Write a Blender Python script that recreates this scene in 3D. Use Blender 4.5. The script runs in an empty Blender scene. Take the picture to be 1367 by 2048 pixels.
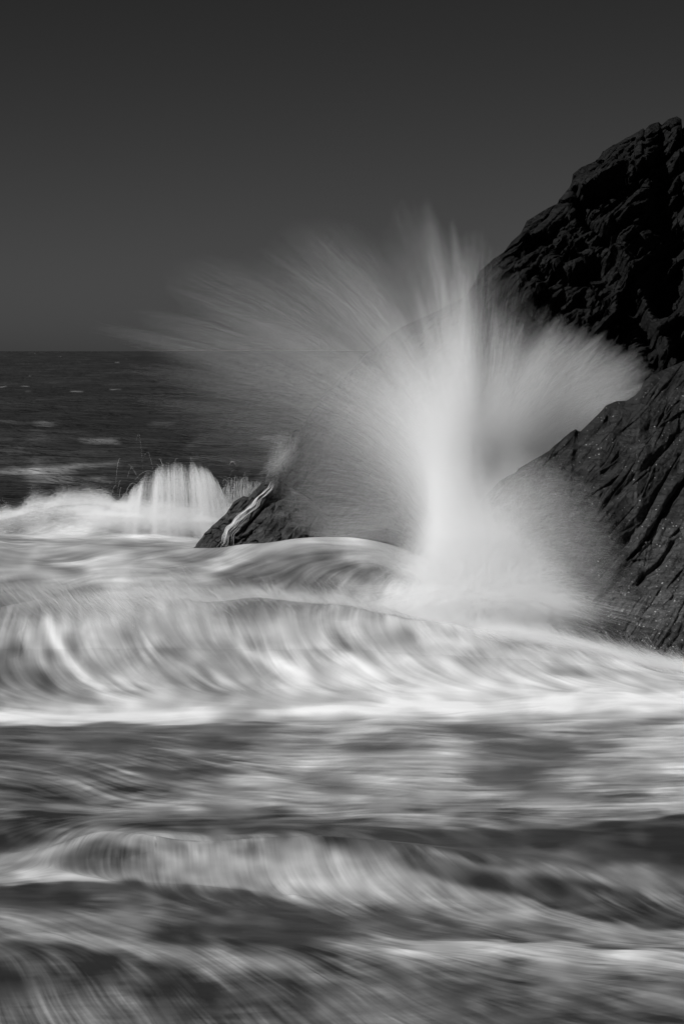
import bpy, math
import numpy as np
sc = bpy.context.scene
C = sc.collection
R = math.radians

# ------------------------------------------------------------------ camera, world, sun, exposure
H = 6.0                                   # eye height above the mean water level
F = 85.0 / 36.0 * 2048                    # focal length in photo pixels
TH = math.atan((1024 - 702) / F)          # downward tilt that puts the horizon where the photo has it
cam = bpy.data.cameras.new('camera')
cam.sensor_fit = 'VERTICAL'; cam.sensor_height = 36; cam.sensor_width = 24; cam.lens = 85
cam.clip_start = 0.5; cam.clip_end = 90000
co = bpy.data.objects.new('camera', cam); C.objects.link(co)
co.location = (0, 0, H); co.rotation_euler = (math.pi / 2 - TH, 0, 0)
sc.camera = co

SUN = np.array([-0.56, -0.56, 0.61]); SUN /= np.linalg.norm(SUN)
elev = math.asin(SUN[2]); azim = math.atan2(SUN[0], SUN[1])
w = bpy.data.worlds.new('World'); sc.world = w; w.use_nodes = True
nt = w.node_tree; nt.nodes.clear()
sky = nt.nodes.new('ShaderNodeTexSky'); sky.sky_type = 'NISHITA'; sky.sun_disc = False
sky.sun_elevation = elev; sky.sun_rotation = azim % (2 * math.pi)
sky.air_density = 1.0; sky.dust_density = 0.6; sky.ozone_density = 1.0
sep = nt.nodes.new('ShaderNodeSeparateColor')          # black and white through a red filter
bg = nt.nodes.new('ShaderNodeBackground'); bg.inputs['Strength'].default_value = 0.05
out = nt.nodes.new('ShaderNodeOutputWorld')
red = nt.nodes.new('ShaderNodeMath'); red.operation = 'MULTIPLY'; red.inputs[1].default_value = 0.255
mix = nt.nodes.new('ShaderNodeMath'); mix.operation = 'MULTIPLY_ADD'; mix.inputs[1].default_value = -0.070
nt.links.new(sky.outputs[0], sep.inputs[0]); nt.links.new(sep.outputs[0], red.inputs[0]); nt.links.new(sep.outputs[2], mix.inputs[0]); nt.links.new(red.outputs[0], mix.inputs[2])
nt.links.new(mix.outputs[0], bg.inputs[0]); nt.links.new(bg.outputs[0], out.inputs[0])

sl = bpy.data.lights.new('sun', 'SUN'); sl.energy = 4.2; sl.angle = R(0.5); sl.color = (1, 1, 1)
so = bpy.data.objects.new('sun', sl); C.objects.link(so)
from mathutils import Vector
so.rotation_euler = Vector(SUN).to_track_quat('Z', 'Y').to_euler()

sc.view_settings.view_transform = 'Standard'; sc.view_settings.look = 'None'
sc.view_settings.exposure = 0; sc.view_settings.gamma = 1
sc.render.engine = 'CYCLES'
sc.cycles.use_denoising = True
sc.cycles.max_bounces = 6; sc.cycles.diffuse_bounces = 4; sc.cycles.glossy_bounces = 2; sc.cycles.transmission_bounces = 2
sc.cycles.transparent_max_bounces = 16
sc.cycles_curves.shape = 'RIBBONS'; sc.cycles_curves.subdivisions = 2

# ------------------------------------------------------------------ helpers
rng = np.random.default_rng(7)
def tanrow(py):                            # tangent of the angle below the horizon of photo row py
    return np.tan(TH + np.arctan((np.asarray(py, float) - 1024) / F))
def zat(py, d): return H - tanrow(py) * d
def at(px, py, d):                         # the world point seen at photo pixel (px, py), d metres ahead
    px = np.asarray(px, float); py = np.asarray(py, float); d = np.asarray(d, float)
    u = (px - 683.5) / F; v = (1024 - py) / F
    ydir = math.cos(TH) + v * math.sin(TH); zdir = v * math.cos(TH) - math.sin(TH)
    return np.stack(np.broadcast_arrays(u / ydir * d, d, H + zdir / ydir * d), -1)
def project(P):
    x, y, z = P[..., 0], P[..., 1], P[..., 2] - H
    f = y * math.cos(TH) - z * math.sin(TH); v = y * math.sin(TH) + z * math.cos(TH)
    return 683.5 + x / f * F, 1024 - v / f * F
_p = rng.permutation(256); PERM = np.concatenate([_p, _p, _p[:2]])
_g = rng.normal(size=(256, 3)); GR = (_g / np.linalg.norm(_g, axis=1)[:, None]).astype(np.float32)
def perlin(x, y, z=0.0, seed=0):
    x, y, z = np.broadcast_arrays(np.asarray(x, np.float32) + seed * 17.3, np.asarray(y, np.float32) + seed * 5.7, np.asarray(z, np.float32) + seed * 3.1)
    xi = np.floor(x).astype(np.int64); yi = np.floor(y).astype(np.int64); zi = np.floor(z).astype(np.int64)
    xf = x - xi; yf = y - yi; zf = z - zi
    u = xf**3 * (xf * (xf * 6 - 15) + 10); v = yf**3 * (yf * (yf * 6 - 15) + 10); w_ = zf**3 * (zf * (zf * 6 - 15) + 10)
    r = 0
    for a in (0, 1):
        for b in (0, 1):
            for c in (0, 1):
                g = GR[PERM[PERM[PERM[(xi + a) & 255] + ((yi + b) & 255)] + ((zi + c) & 255)]]
                d = g[..., 0] * (xf - a) + g[..., 1] * (yf - b) + g[..., 2] * (zf - c)
                r = r + d * (u if a else 1 - u) * (v if b else 1 - v) * (w_ if c else 1 - w_)
    return r * 1.5
def fbm(x, y, z=0.0, octv=4, seed=0, gain=0.5):
    r = 0; a = 1; s = 1
    for k in range(octv):
        r = r + a * perlin(x * s, y * s, z * s, seed + k * 3); a *= gain; s *= 2.03
    return r
def worley(x, y, z, seed=0):               # distance to nearest and second nearest cell points, and a value of the cell
    xi = np.floor(x).astype(np.int64); yi = np.floor(y).astype(np.int64); zi = np.floor(z).astype(np.int64)
    f1 = np.full(x.shape, 9.0); f2 = np.full(x.shape, 9.0); cid = np.zeros(x.shape); tilt = np.zeros(x.shape)
    for a in (-1, 0, 1):
        for b in (-1, 0, 1):
            for c in (-1, 0, 1):
                h = PERM[PERM[PERM[(xi + a + seed) & 255] + ((yi + b) & 255)] + ((zi + c) & 255)]
                px_ = xi + a + (GR[h, 0] * .5 + .5); py_ = yi + b + (GR[h, 1] * .5 + .5); pz_ = zi + c + (GR[h, 2] * .5 + .5)
                d = np.sqrt((px_ - x)**2 + (py_ - y)**2 + (pz_ - z)**2)
                near = d < f1
                tilt = np.where(near, GR[(h + 91) & 255, 0] * (x - px_) + GR[(h + 53) & 255, 1] * 1.4 * (z - pz_), tilt)
                f2 = np.where(near, f1, np.minimum(f2, d)); cid = np.where(near, h / 255.0, cid); f1 = np.where(near, d, f1)
    return f1, f2, cid, tilt
def blur(a, sy, sx):
    fy = np.fft.fftfreq(a.shape[0])[:, None]; fx = np.fft.rfftfreq(a.shape[1])[None]
    return np.fft.irfft2(np.fft.rfft2(a) * np.exp(-2 * math.pi**2 * (fy**2 * sy**2 + fx**2 * sx**2)), s=a.shape)
def norm01(a): return (a - a.mean()) / (a.std() + 1e-9)
def sstep(a, b, x):
    t = np.clip((x - a) / (b - a), 0, 1); return t * t * (3 - 2 * t)

def grid_mesh(name, P, mat, attrs=None, parent=None):
    r, c = P.shape[:2]
    me = bpy.data.meshes.new(name)
    me.vertices.add(r * c); me.vertices.foreach_set('co', np.ascontiguousarray(P, np.float32).ravel())
    i = np.arange(r * c).reshape(r, c)
    q = np.stack([i[:-1, :-1], i[:-1, 1:], i[1:, 1:], i[1:, :-1]], -1).reshape(-1)
    n = len(q) // 4
    me.loops.add(n * 4); me.loops.foreach_set('vertex_index', q.astype(np.int32))
    me.polygons.add(n); me.polygons.foreach_set('loop_start', np.arange(0, n * 4, 4, dtype=np.int32))
    me.polygons.foreach_set('use_smooth', np.ones(n, bool))
    me.update(calc_edges=True)
    for k, v in (attrs or {}).items():
        at_ = me.attributes.new(k, 'FLOAT', 'POINT'); at_.data.foreach_set('value', np.ascontiguousarray(v, np.float32).ravel())
    me.materials.append(mat)
    o = bpy.data.objects.new(name, me); C.objects.link(o); o.parent = parent
    return o
def tag(o, label, cat=None, group=None, kind=None):
    if label: o['label'] = label
    if cat: o['category'] = cat
    if group: o['group'] = group
    if kind: o['kind'] = kind
    return o

def strands(name, P, rad, mat, parent=None):      # P (n, k, 3), rad (n, k): threads and drops of thrown water
    n, k = P.shape[:2]
    cu = bpy.data.hair_curves.new(name)
    cu.add_curves([k] * n)
    cu.attributes['position'].data.foreach_set('vector', np.ascontiguousarray(P, np.float32).ravel())
    ra = cu.attributes.get('radius') or cu.attributes.new('radius', 'FLOAT', 'POINT')
    ra.data.foreach_set('value', np.ascontiguousarray(rad, np.float32).ravel())
    cu.materials.append(mat)
    o = bpy.data.objects.new(name, cu); C.objects.link(o); o.parent = parent
    return o

# ------------------------------------------------------------------ materials
def new_mat(name):
    m = bpy.data.materials.new(name); m.use_nodes = True; t = m.node_tree; t.nodes.clear()
    o = t.nodes.new('ShaderNodeOutputMaterial')
    return m, t, o
def N(t, kind, **kw):
    n = t.nodes.new(kind)
    for k, v in kw.items():
        if k.startswith('_'): setattr(n, k[1:], v)
        else: n.inputs[k.replace('__', ' ')].default_value = v
    return n
def math_node(t, op, a, b=None, clamp=False):
    n = t.nodes.new('ShaderNodeMath'); n.operation = op; n.use_clamp = clamp
    for i, v in enumerate((a, b)):
        if v is None: continue
        if isinstance(v, (int, float)): n.inputs[i].default_value = v
        else: t.links.new(v, n.inputs[i])
    return n.outputs[0]

def water_material():
    m, t, o = new_mat('sea_water')
    L = t.links.new
    at_ = N(t, 'ShaderNodeAttribute', _attribute_name='foam')
    geo = N(t, 'ShaderNodeNewGeometry')
    mp = N(t, 'ShaderNodeMapping'); mp.inputs['Scale'].default_value = (0.55, 1.0, 1.0); L(geo.outputs['Position'], mp.inputs[0])
    n1 = N(t, 'ShaderNodeTexNoise', Scale=0.22, Detail=5, Roughness=0.6); L(mp.outputs[0], n1.inputs['Vector'])
    n2 = N(t, 'ShaderNodeTexNoise', Scale=2.2, Detail=4, Roughness=0.6); L(mp.outputs[0], n2.inputs['Vector'])
    fr = N(t, 'ShaderNodeAttribute', _attribute_name='chop')
    h = math_node(t, 'ADD', math_node(t, 'MULTIPLY', n1.outputs[0], 4.5), math_node(t, 'MULTIPLY', n2.outputs[0], 0.35))
    h = math_node(t, 'MULTIPLY', h, fr.outputs['Fac'])
    b = N(t, 'ShaderNodeBump', Strength=1.0, Distance=0.55); L(h, b.inputs['Height'])
    col = N(t, 'ShaderNodeCombineColor')
    alb = math_node(t, 'ADD', math_node(t, 'MULTIPLY', at_.outputs['Fac'], 0.86), 0.028)
    for k in range(3): L(alb, col.inputs[k])
    p = N(t, 'ShaderNodeBsdfPrincipled'); L(col.outputs[0], p.inputs['Base Color']); L(b.outputs[0], p.inputs['Normal'])
    ro = math_node(t, 'ADD', math_node(t, 'MULTIPLY', at_.outputs['Fac'], 2.0), 0.42, clamp=True); L(ro, p.inputs['Roughness'])
    sp = math_node(t, 'SUBTRACT', 0.5, math_node(t, 'MULTIPLY', at_.outputs['Fac'], 0.8), clamp=True); L(sp, p.inputs['Specular IOR Level'])
    p.inputs['IOR'].default_value = 1.33
    L(p.outputs[0], o.inputs[0])
    return m

def rock_material(name, lo, hi, spec, barn=False):
    m, t, o = new_mat(name); L = t.links.new
    tc = N(t, 'ShaderNodeTexCoord')
    mp = N(t, 'ShaderNodeMapping'); mp.inputs['Rotation'].default_value = (0, R(42), 0); mp.inputs['Scale'].default_value = (0.35, 1, 1.3)
    L(tc.outputs['Object'], mp.inputs[0])
    n1 = N(t, 'ShaderNodeTexNoise', Scale=0.9, Detail=8, Roughness=0.65); L(mp.outputs[0], n1.inputs['Vector'])
    n2 = N(t, 'ShaderNodeTexNoise', Scale=7.0, Detail=6, Roughness=0.7); L(mp.outputs[0], n2.inputs['Vector'])
    f = math_node(t, 'MULTIPLY', n1.outputs[0], n2.outputs[0])
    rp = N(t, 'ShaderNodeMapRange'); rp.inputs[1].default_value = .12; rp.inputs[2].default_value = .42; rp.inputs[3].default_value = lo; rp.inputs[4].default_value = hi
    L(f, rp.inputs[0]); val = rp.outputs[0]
    if barn:                                # pale barnacle crust low on the rock
        ba = N(t, 'ShaderNodeAttribute', _attribute_name='crust')
        v = N(t, 'ShaderNodeTexVoronoi', Scale=15.0, Randomness=1.0); L(tc.outputs['Object'], v.inputs['Vector'])
        v2 = N(t, 'ShaderNodeTexNoise', Scale=1.6, Detail=5, Roughness=0.7); L(tc.outputs['Object'], v2.inputs['Vector'])
        sc_ = N(t, 'ShaderNodeSeparateColor'); L(v.outputs['Color'], sc_.inputs[0])
        dot = math_node(t, 'LESS_THAN', v.outputs['Distance'], 0.26)
        pick = math_node(t, 'GREATER_THAN', math_node(t, 'MULTIPLY', sc_.outputs[0], math_node(t, 'ADD', v2.outputs[0], 0.42)), math_node(t, 'SUBTRACT', 0.78, math_node(t, 'MULTIPLY', ba.outputs['Fac'], 0.55)))
        add = math_node(t, 'MULTIPLY', math_node(t, 'MULTIPLY', dot, pick), math_node(t, 'MULTIPLY', math_node(t, 'POWER', sc_.outputs[1], 1.8), 0.5))
        wash = math_node(t, 'MULTIPLY', math_node(t, 'MULTIPLY', ba.outputs['Fac'], math_node(t, 'POWER', n2.outputs[0], 2.5)), 0.42)
        val = math_node(t, 'ADD', math_node(t, 'ADD', val, add), wash)
    col = N(t, 'ShaderNodeCombineColor')
    for k in range(3): L(val, col.inputs[k])
    n3 = N(t, 'ShaderNodeTexNoise', Scale=4.0, Detail=10, Roughness=0.72); L(mp.outputs[0], n3.inputs['Vector'])
    wq = N(t, 'ShaderNodeVectorMath', _operation='MULTIPLY_ADD'); wq.inputs[1].default_value = (.25, .25, .25); L(n2.outputs['Color'], wq.inputs[0]); L(mp.outputs[0], wq.inputs[2])
    vc = N(t, 'ShaderNodeTexVoronoi', _feature='DISTANCE_TO_EDGE', Scale=2.6); L(wq.outputs[0], vc.inputs['Vector'])
    vf = N(t, 'ShaderNodeTexVoronoi', Scale=6.5); L(wq.outputs[0], vf.inputs['Vector'])
    crk = math_node(t, 'MINIMUM', math_node(t, 'MULTIPLY', vc.outputs['Distance'], 9.0), 0.6)
    hh = math_node(t, 'ADD', n3.outputs[0], math_node(t, 'ADD', math_node(t, 'MULTIPLY', crk, 0.5), math_node(t, 'MULTIPLY', vf.outputs['Distance'], -0.5)))
    b = N(t, 'ShaderNodeBump', Strength=0.9, Distance=0.16); L(hh, b.inputs['Height'])
    p = N(t, 'ShaderNodeBsdfPrincipled'); L(col.outputs[0], p.inputs['Base Color']); L(b.outputs[0], p.inputs['Normal'])
    p.inputs['Roughness'].default_value = 0.62; p.inputs['Specular IOR Level'].default_value = spec
    L(p.outputs[0], o.inputs[0])
    return m

def spray_material(name, alb=0.97):
    m, t, o = new_mat(name); L = t.links.new
    d = N(t, 'ShaderNodeBsdfDiffuse'); d.inputs[0].default_value = (alb,) * 3 + (1,)
    tr = N(t, 'ShaderNodeBsdfTranslucent'); tr.inputs[0].default_value = (alb,) * 3 + (1,)
    mx = N(t, 'ShaderNodeMixShader'); mx.inputs[0].default_value = 0.15
    L(d.outputs[0], mx.inputs[1]); L(tr.outputs[0], mx.inputs[2]); L(mx.outputs[0], o.inputs[0])
    return m
M_WATER = water_material()
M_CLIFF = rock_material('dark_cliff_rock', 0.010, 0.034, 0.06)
M_SLAB = rock_material('wet_slab_rock', 0.022, 0.075, 0.14, barn=True)
M_TOE = rock_material('tidal_rock_stone', 0.02, 0.12, 0.3)
M_SPRAY = spray_material('spray_water')

# ------------------------------------------------------------------ the sea surface: one profile of troughs and crests, varied from side to side
COLS = np.concatenate([np.linspace(-620, -10, 60, endpoint=False), np.arange(-10, 1380, 1.6), np.linspace(1384, 1990, 60)])
NC = len(COLS)
def var(v):                                 # a number, or {photo column: value} interpolated smoothly
    if not isinstance(v, dict): return np.full(NC, float(v))
    xs = sorted(v); y = np.interp(COLS, xs, [v[x] for x in xs])
    yy = np.interp(np.arange(-700, 2100, 4.0), COLS, y)
    k = np.exp(-0.5 * (np.arange(-30, 31) / 9.0)**2); k /= k.sum()
    yy = np.convolve(np.pad(yy, 30, mode='edge'), k, 'valid')
    return np.interp(COLS, np.arange(-700, 2100, 4.0), yy)
prof = []                                   # (depth, height, rows until the next point)
def rz(row, z, n): r_, z_ = var(row), var(z); prof.append(((H - z_) / tanrow(r_), z_, n))
def rd(row, d, n): r_, d_ = var(row), var(d); prof.append((d_, H - tanrow(r_) * d_, n))
def dz(d, z, n): prof.append((var(d), var(z), n))
dz(15, -0.25, 20)
rz(2060, -0.10, 60)
rz({0: 1960, 684: 1975, 1367: 1965}, -0.12, 40)
rz({0: 1870, 342: 1860, 684: 1900, 1367: 1905}, {0: .12, 684: .06, 1367: .10}, 50)
SEG_A0 = len(prof)
rz({0: 1768, 200: 1766, 400: 1770, 620: 1790, 850: 1835, 1100: 1875, 1367: 1890}, -0.10, 46)
rd({0: 1728, 100: 1695, 200: 1660, 300: 1672, 400: 1686, 520: 1672, 640: 1662, 850: 1680, 1100: 1722, 1367: 1790},
   {0: 28.4, 400: 28.5, 620: 28.6, 1100: 27.6, 1367: 27.0}, 16)
dz({0: 30.2, 1367: 29.5}, {0: -0.25, 1367: -0.15}, 60)
SEG_A1 = len(prof)
rz(1636, -0.12, 40)
rz(1560, {0: 0.02, 684: .10, 1367: .12}, 44)
rz(1490, {0: -0.02, 684: -.05, 1367: .02}, 26)
SEG_B0 = len(prof)
rz({0: 1440, 300: 1446, 620: 1436, 1367: 1428}, 0.0, 34)
rz({0: 1385, 684: 1380, 1367: 1388}, {0: .22, 684: .22, 1367: .12}, 46)
rd({0: 1300, 400: 1300, 684: 1300, 1000: 1318, 1200: 1335, 1367: 1352}, {0: 41.9, 684: 42.0, 1100: 42.6, 1367: 43.2}, 60)
rd({0: 1214, 70: 1192, 150: 1188, 230: 1204, 320: 1186, 420: 1210, 510: 1188, 600: 1206, 684: 1208, 800: 1236, 950: 1258, 1100: 1270, 1200: 1298, 1300: 1328, 1367: 1340},
   {0: 42.6, 684: 42.6, 1100: 43.2, 1367: 43.9}, 10)
dz({0: 44.2, 1367: 45.5}, {0: 1.30, 200: 1.34, 300: 1.50, 700: 1.45, 850: 1.0, 1000: .6, 1100: .4, 1367: 0.0}, 30)
rd({0: 1128, 200: 1120, 400: 1128, 620: 1112, 760: 1130, 850: 1170, 1000: 1260, 1367: 1335}, {0: 49.0, 620: 48.5, 1367: 47}, 30)
rd({0: 1092, 200: 1086, 400: 1094, 500: 1082, 620: 1068, 700: 1070, 800: 1085, 900: 1130, 1000: 1250, 1367: 1335}, {0: 51.5, 620: 50.5, 1367: 49}, 12)
dz(53.5, {0: 1.5, 300: 1.5, 620: 1.0, 1000: 0.2, 1367: 0.0}, 14)
SEG_B1 = len(prof)
rz({0: 1062, 684: 1072, 1367: 1100}, {0: 1.55, 400: 1.35, 620: .8, 1000: 0.1}, 34)
rd({-100: 1036, 0: 1038, 60: 1022, 130: 1006, 190: 1006, 250: 1016, 350: 1022, 450: 1042, 600: 1080, 1367: 1110}, {0: 61, 400: 62, 700: 64}, 10)
dz(65, {0: 1.2, 400: 1.2, 700: .1}, 8)
dz(70, 0.2, 8)
SEG_C1 = len(prof)
dz(86, 0.0, 50)
dz(120, 0.0, 60)
dz(200, 0.0, 60)
dz(500, 0.0, 40)
dz(2500, 0.0, 20)
dz(60000, 0.0, 0)

def rows_for(k):
    if k + 1 >= len(prof): return prof[k][2]
    mid_ = slice(60, NC - 60, 20)
    r_ = [1024 + F * np.tan(np.arctan((H - prof[q][1][mid_]) / prof[q][0][mid_]) - TH) for q in (k, k + 1)]
    e_ = float(np.percentile(np.abs(r_[0] - r_[1]), 85))
    return int(min(max(prof[k][2], e_ / 1.2), 170)) if k < SEG_C1 and prof[k][2] > 12 else prof[k][2]
D_, Z_, seg = [], [], []
Dk = np.array([p[0] for p in prof]); Zk = np.array([p[1] for p in prof])
for k in range(len(prof) - 1):
    n = rows_for(k); s = (np.arange(n) / n)[:, None]
    if k >= SEG_C1:                          # even steps in photo rows towards the horizon
        dd = 1 / ((1 - s) / Dk[k] + s / Dk[k + 1]); zz = Zk[k] * (1 - s) + Zk[k + 1] * s
    else:
        a, b = Dk[k], Dk[k + 1]; za, zb = Zk[k], Zk[k + 1]
        e = s * s * (3 - 2 * s) * .55 + s * .45
        dd = a + (b - a) * s; zz = za + (zb - za) * e
    D_.append(dd); Z_.append(zz); seg += [k] * n
D_.append(Dk[-1:]); Z_.append(Zk[-1:]); seg.append(len(prof) - 1)
Dg = np.concatenate(D_); Zg = np.concatenate(Z_); seg = np.array(seg)
NR = Dg.shape[0]
near_rows = seg < SEG_C1
nr = near_rows.sum()
tmp = np.concatenate([Zg[:nr], Zg[nr:nr + 40]]);
Zs = blur(np.concatenate([tmp, tmp[::-1]]), 2.8, 2.5)[:nr]; Zg[:nr] = Zs
U = (COLS - 683.5) / F
X = Dg * U[None, :]
amp = np.interp(Dg, [15, 40, 60, 90, 300, 1500, 4000], [.05, .05, .10, .16, .32, .3, .0])
face = ((seg >= SEG_B0) & (seg < SEG_B1))[:, None]
Zg = Zg + amp * (fbm(X / 5.5, Dg / 3.0, octv=4, seed=1)) * np.where(face, 0.9, 1.0)
Zg = Zg + np.interp(Dg, [70, 110, 400, 1500, 3000], [0, .28, .5, .4, 0]) * (1 - np.abs(fbm(X / 26, Dg / 11.0, octv=3, seed=9)) * 1.6)
Pg = np.stack([X, Dg, Zg], -1)
PX, PY = project(Pg)

# grey tones of foam and water, duller towards the viewer, drawn on the surface: rows and columns are photo rows and columns of the waves it lies on
GX = [0, 85, 171, 256, 342, 428, 513, 598, 684, 770, 855, 940, 1026, 1112, 1197, 1282, 1367]
G = {
 970:  [45]*17,
 1003: [45,50,60,55,60,70,90,90,90,90,90,90,90,90,90,90,90],
 1020: [60,130,190,195,190,180,170,150,150,150,160,180,180,180,180,180,180],
 1045: [150,175,200,205,215,200,150,150,150,150,160,180,200,200,200,200,200],
 1070: [165,185,195,205,205,170,150,165,170,170,180,200,210,210,200,200,200],
 1090: [150,165,150,150,155,160,165,165,165,170,200,215,215,210,200,200,200],
 1115: [145,130,145,165,140,145,145,135,130,165,205,215,215,210,200,200,200],
 1145: [150,150,150,185,145,130,115,105,115,160,205,215,215,210,200,200,200],
 1170: [145,135,140,165,130,120,110,100,140,175,205,220,220,210,200,200,200],
 1195: [110,105,125,160,155,140,120,130,155,180,210,220,220,210,200,200,200],
 1225: [100,120,155,160,145,140,135,150,160,175,215,225,215,205,190,190,190],
 1260: [140,145,160,165,150,150,160,170,160,170,185,190,185,190,190,180,180],
 1290: [125,130,170,165,145,135,150,170,160,170,185,180,175,180,185,175,170],
 1320: [90,120,160,170,150,140,150,165,185,195,190,180,175,170,195,205,175],
 1350: [85,105,140,175,160,145,145,165,190,200,195,190,185,190,200,215,205],
 1375: [105,110,150,160,180,165,150,165,190,195,195,205,200,200,210,215,215],
 1400: [160,165,160,170,195,185,165,170,190,200,205,215,225,230,230,230,225],
 1418: [200,205,195,185,175,165,180,190,190,200,215,220,225,225,220,215,215],
 1436: [215,215,215,210,200,190,170,180,185,195,190,185,190,185,180,190,190],
 1452: [85,95,100,115,130,130,145,150,150,160,160,150,165,150,165,180,185],
 1475: [80,88,90,90,100,120,130,150,150,115,100,110,160,165,160,180,190],
 1500: [78,85,90,95,105,105,120,140,165,155,150,150,90,80,120,170,180],
 1530: [95,95,90,90,100,110,115,140,150,150,150,150,130,120,130,150,160],
 1560: [80,85,90,90,95,115,140,125,125,150,140,115,100,110,120,150,170],
 1590: [80,85,100,110,95,105,120,140,140,120,140,150,120,115,110,130,160],
 1612: [95,95,105,125,130,120,125,140,130,120,120,140,160,165,160,155,165],
 1635: [80,85,80,95,95,90,95,110,110,100,105,120,115,130,110,100,90],
 1655: [65,65,70,70,70,75,80,85,75,70,65,65,65,65,62,62,62],
 1680: [65,75,140,150,130,110,110,80,80,75,68,65,63,63,63,63,63],
 1700: [75,110,130,140,145,130,110,140,150,110,70,68,65,65,65,63,68],
 1722: [110,130,95,120,150,150,145,160,160,130,90,75,110,100,70,65,68],
 1745: [120,145,90,110,145,150,145,155,160,150,110,80,80,110,130,120,90],
 1762: [135,145,140,130,140,150,155,160,160,155,130,105,80,75,85,125,135],
 1780: [90,85,90,90,90,130,150,150,160,155,150,130,100,80,75,90,130],
 1805: [75,75,80,120,130,75,80,110,140,125,140,150,140,115,85,80,80],
 1830: [110,110,120,140,110,72,72,90,110,80,80,140,150,150,145,130,100],
 1855: [130,130,110,100,85,105,78,75,85,100,110,100,95,130,140,150,150],
 1880: [120,100,80,120,95,80,72,72,75,110,140,160,165,160,150,130,140],
 1900: [75,60,70,110,130,130,100,85,80,120,150,170,175,170,170,170,170],
 1925: [60,58,65,80,100,125,120,100,75,95,120,130,125,140,150,150,165],
 1950: [62,62,70,75,80,80,90,100,100,80,90,80,90,110,110,90,110],
 1980: [85,95,90,80,72,70,80,90,110,120,95,85,100,105,110,120,100],
 2015: [105,120,120,110,90,75,85,90,115,125,120,95,90,95,100,100,105],
 2060: [100,110,120,110,95,90,85,90,95,110,110,95,85,80,95,90,90]}
gy = np.array(sorted(G)); gt = np.array([G[k] for k in gy], float)
# lie of the streaks in degrees, positive falls to the right
A = {
 970: (0,)*9, 1050: (-20,-10,-50,-10,0,0,0,0,0), 1080: (0,5,5,-15,-5,10,20,20,10), 1110: (10,-5,5,-25,-25,20,30,30,10),
 1150: (-5,0,5,-15,-45,-60,60,40,10), 1190: (-10,-5,0,-30,-50,-75,60,40,10), 1225: (100,75,80,60,110,75,80,60,40),
 1270: (95,70,70,60,60,60,55,45,30), 1310: (100,60,55,50,45,45,40,28,15), 1350: (70,45,40,38,32,28,22,12,5), 1385: (20,30,22,20,12,8,5,0,0),
 1415: (5,5,2,0,0,-3,-3,-3,0), 1440: (0,-3,0,0,0,0,0,0,0), 1490: (3,5,8,4,0,8,5,0,0), 1540: (8,15,18,8,0,2,0,0,0), 1590: (10,20,15,5,3,2,0,-2,-3),
 1625: (3,3,0,-3,0,0,0,-3,-5), 1655: (-10,-20,5,-5,5,8,10,0,0), 1690: (-30,-60,85,85,70,35,15,10,12), 1730: (-15,80,85,80,70,40,15,15,18), 1765: (-3,3,75,60,50,35,30,20,18),
 1800: (0,0,15,25,25,25,25,25,20), 1850: (15,20,15,5,8,5,5,10,10), 1890: (20,20,12,10,10,3,2,2,3), 1930: (60,50,30,25,30,20,10,5,5), 1990: (65,55,50,45,35,30,22,15,10), 2060: (68,60,55,45,35,30,22,15,8)}
ax = np.linspace(0, 1367, 9); ay = np.array(sorted(A)); atab = np.array([A[k] for k in ay], float)
def bil(tab, xs, ys, x, y):
    fx = np.interp(x, xs, np.arange(len(xs))); fy = np.interp(y, ys, np.arange(len(ys)))
    i = np.minimum(fx.astype(int), len(xs) - 2); j = np.minimum(fy.astype(int), len(ys) - 2)
    u = fx - i; v = fy - j
    return (tab[j, i] * (1 - u) + tab[j, i + 1] * u) * (1 - v) + (tab[j + 1, i] * (1 - u) + tab[j + 1, i + 1] * u) * v
nrows = nr + 110                              # rows that carry foam streaks
px, py = PX[:nrows], PY[:nrows]
c2 = bil(np.cos(2 * np.radians(atab)), ax, ay, px, py); s2 = bil(np.sin(2 * np.radians(atab)), ax, ay, px, py)
turb = np.interp(py, [1040, 1090, 1380, 1430, 1650, 2000], [1.3, 1, 1, .30, .35, .6])
ang0 = 0.5 * np.arctan2(s2, c2)
dpy = np.gradient(py, axis=0); dpx = np.gradient(px, axis=1)
vis = dpy < -0.2
def lay_field(seed_, a1, a2):
    ang = ang0 + turb * (fbm(px / 170, py / 80, octv=1, seed=seed_) * R(a1) + fbm(px / 60, py / 32, octv=2, seed=seed_ + 1) * R(a2))
    y_ = np.sin(ang) / np.where(np.abs(dpy) < 0.5, -0.5, dpy); x_ = np.cos(ang) / dpx
    ln = np.hypot(x_, y_); return blur(y_ / ln, 1.5, 1.5), blur(x_ / ln, 1.5, 1.5)
fields = [lay_field(21, 20, 8), lay_field(25, 34, 12)]
STEP = np.interp(py, [1040, 1090, 1400, 1450, 1640, 1680, 1790, 1850, 2048], [1.6, 2.2, 2.4, 3.4, 3.4, 2.4, 2.4, 3.0, 3.0])
def sample(a, y, x):
    y = np.clip(y, 0, a.shape[0] - 1.001); x = np.clip(x, 0, a.shape[1] - 1.001)
    i = y.astype(np.int32); j = x.astype(np.int32); v = y - i; u = x - j
    return (a[i, j] * (1 - u) + a[i, j + 1] * u) * (1 - v) + (a[i + 1, j] * (1 - u) + a[i + 1, j + 1] * u) * v
II, JJ = np.meshgrid(np.arange(nrows, dtype=float), np.arange(NC, dtype=float), indexing='ij')
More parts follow.
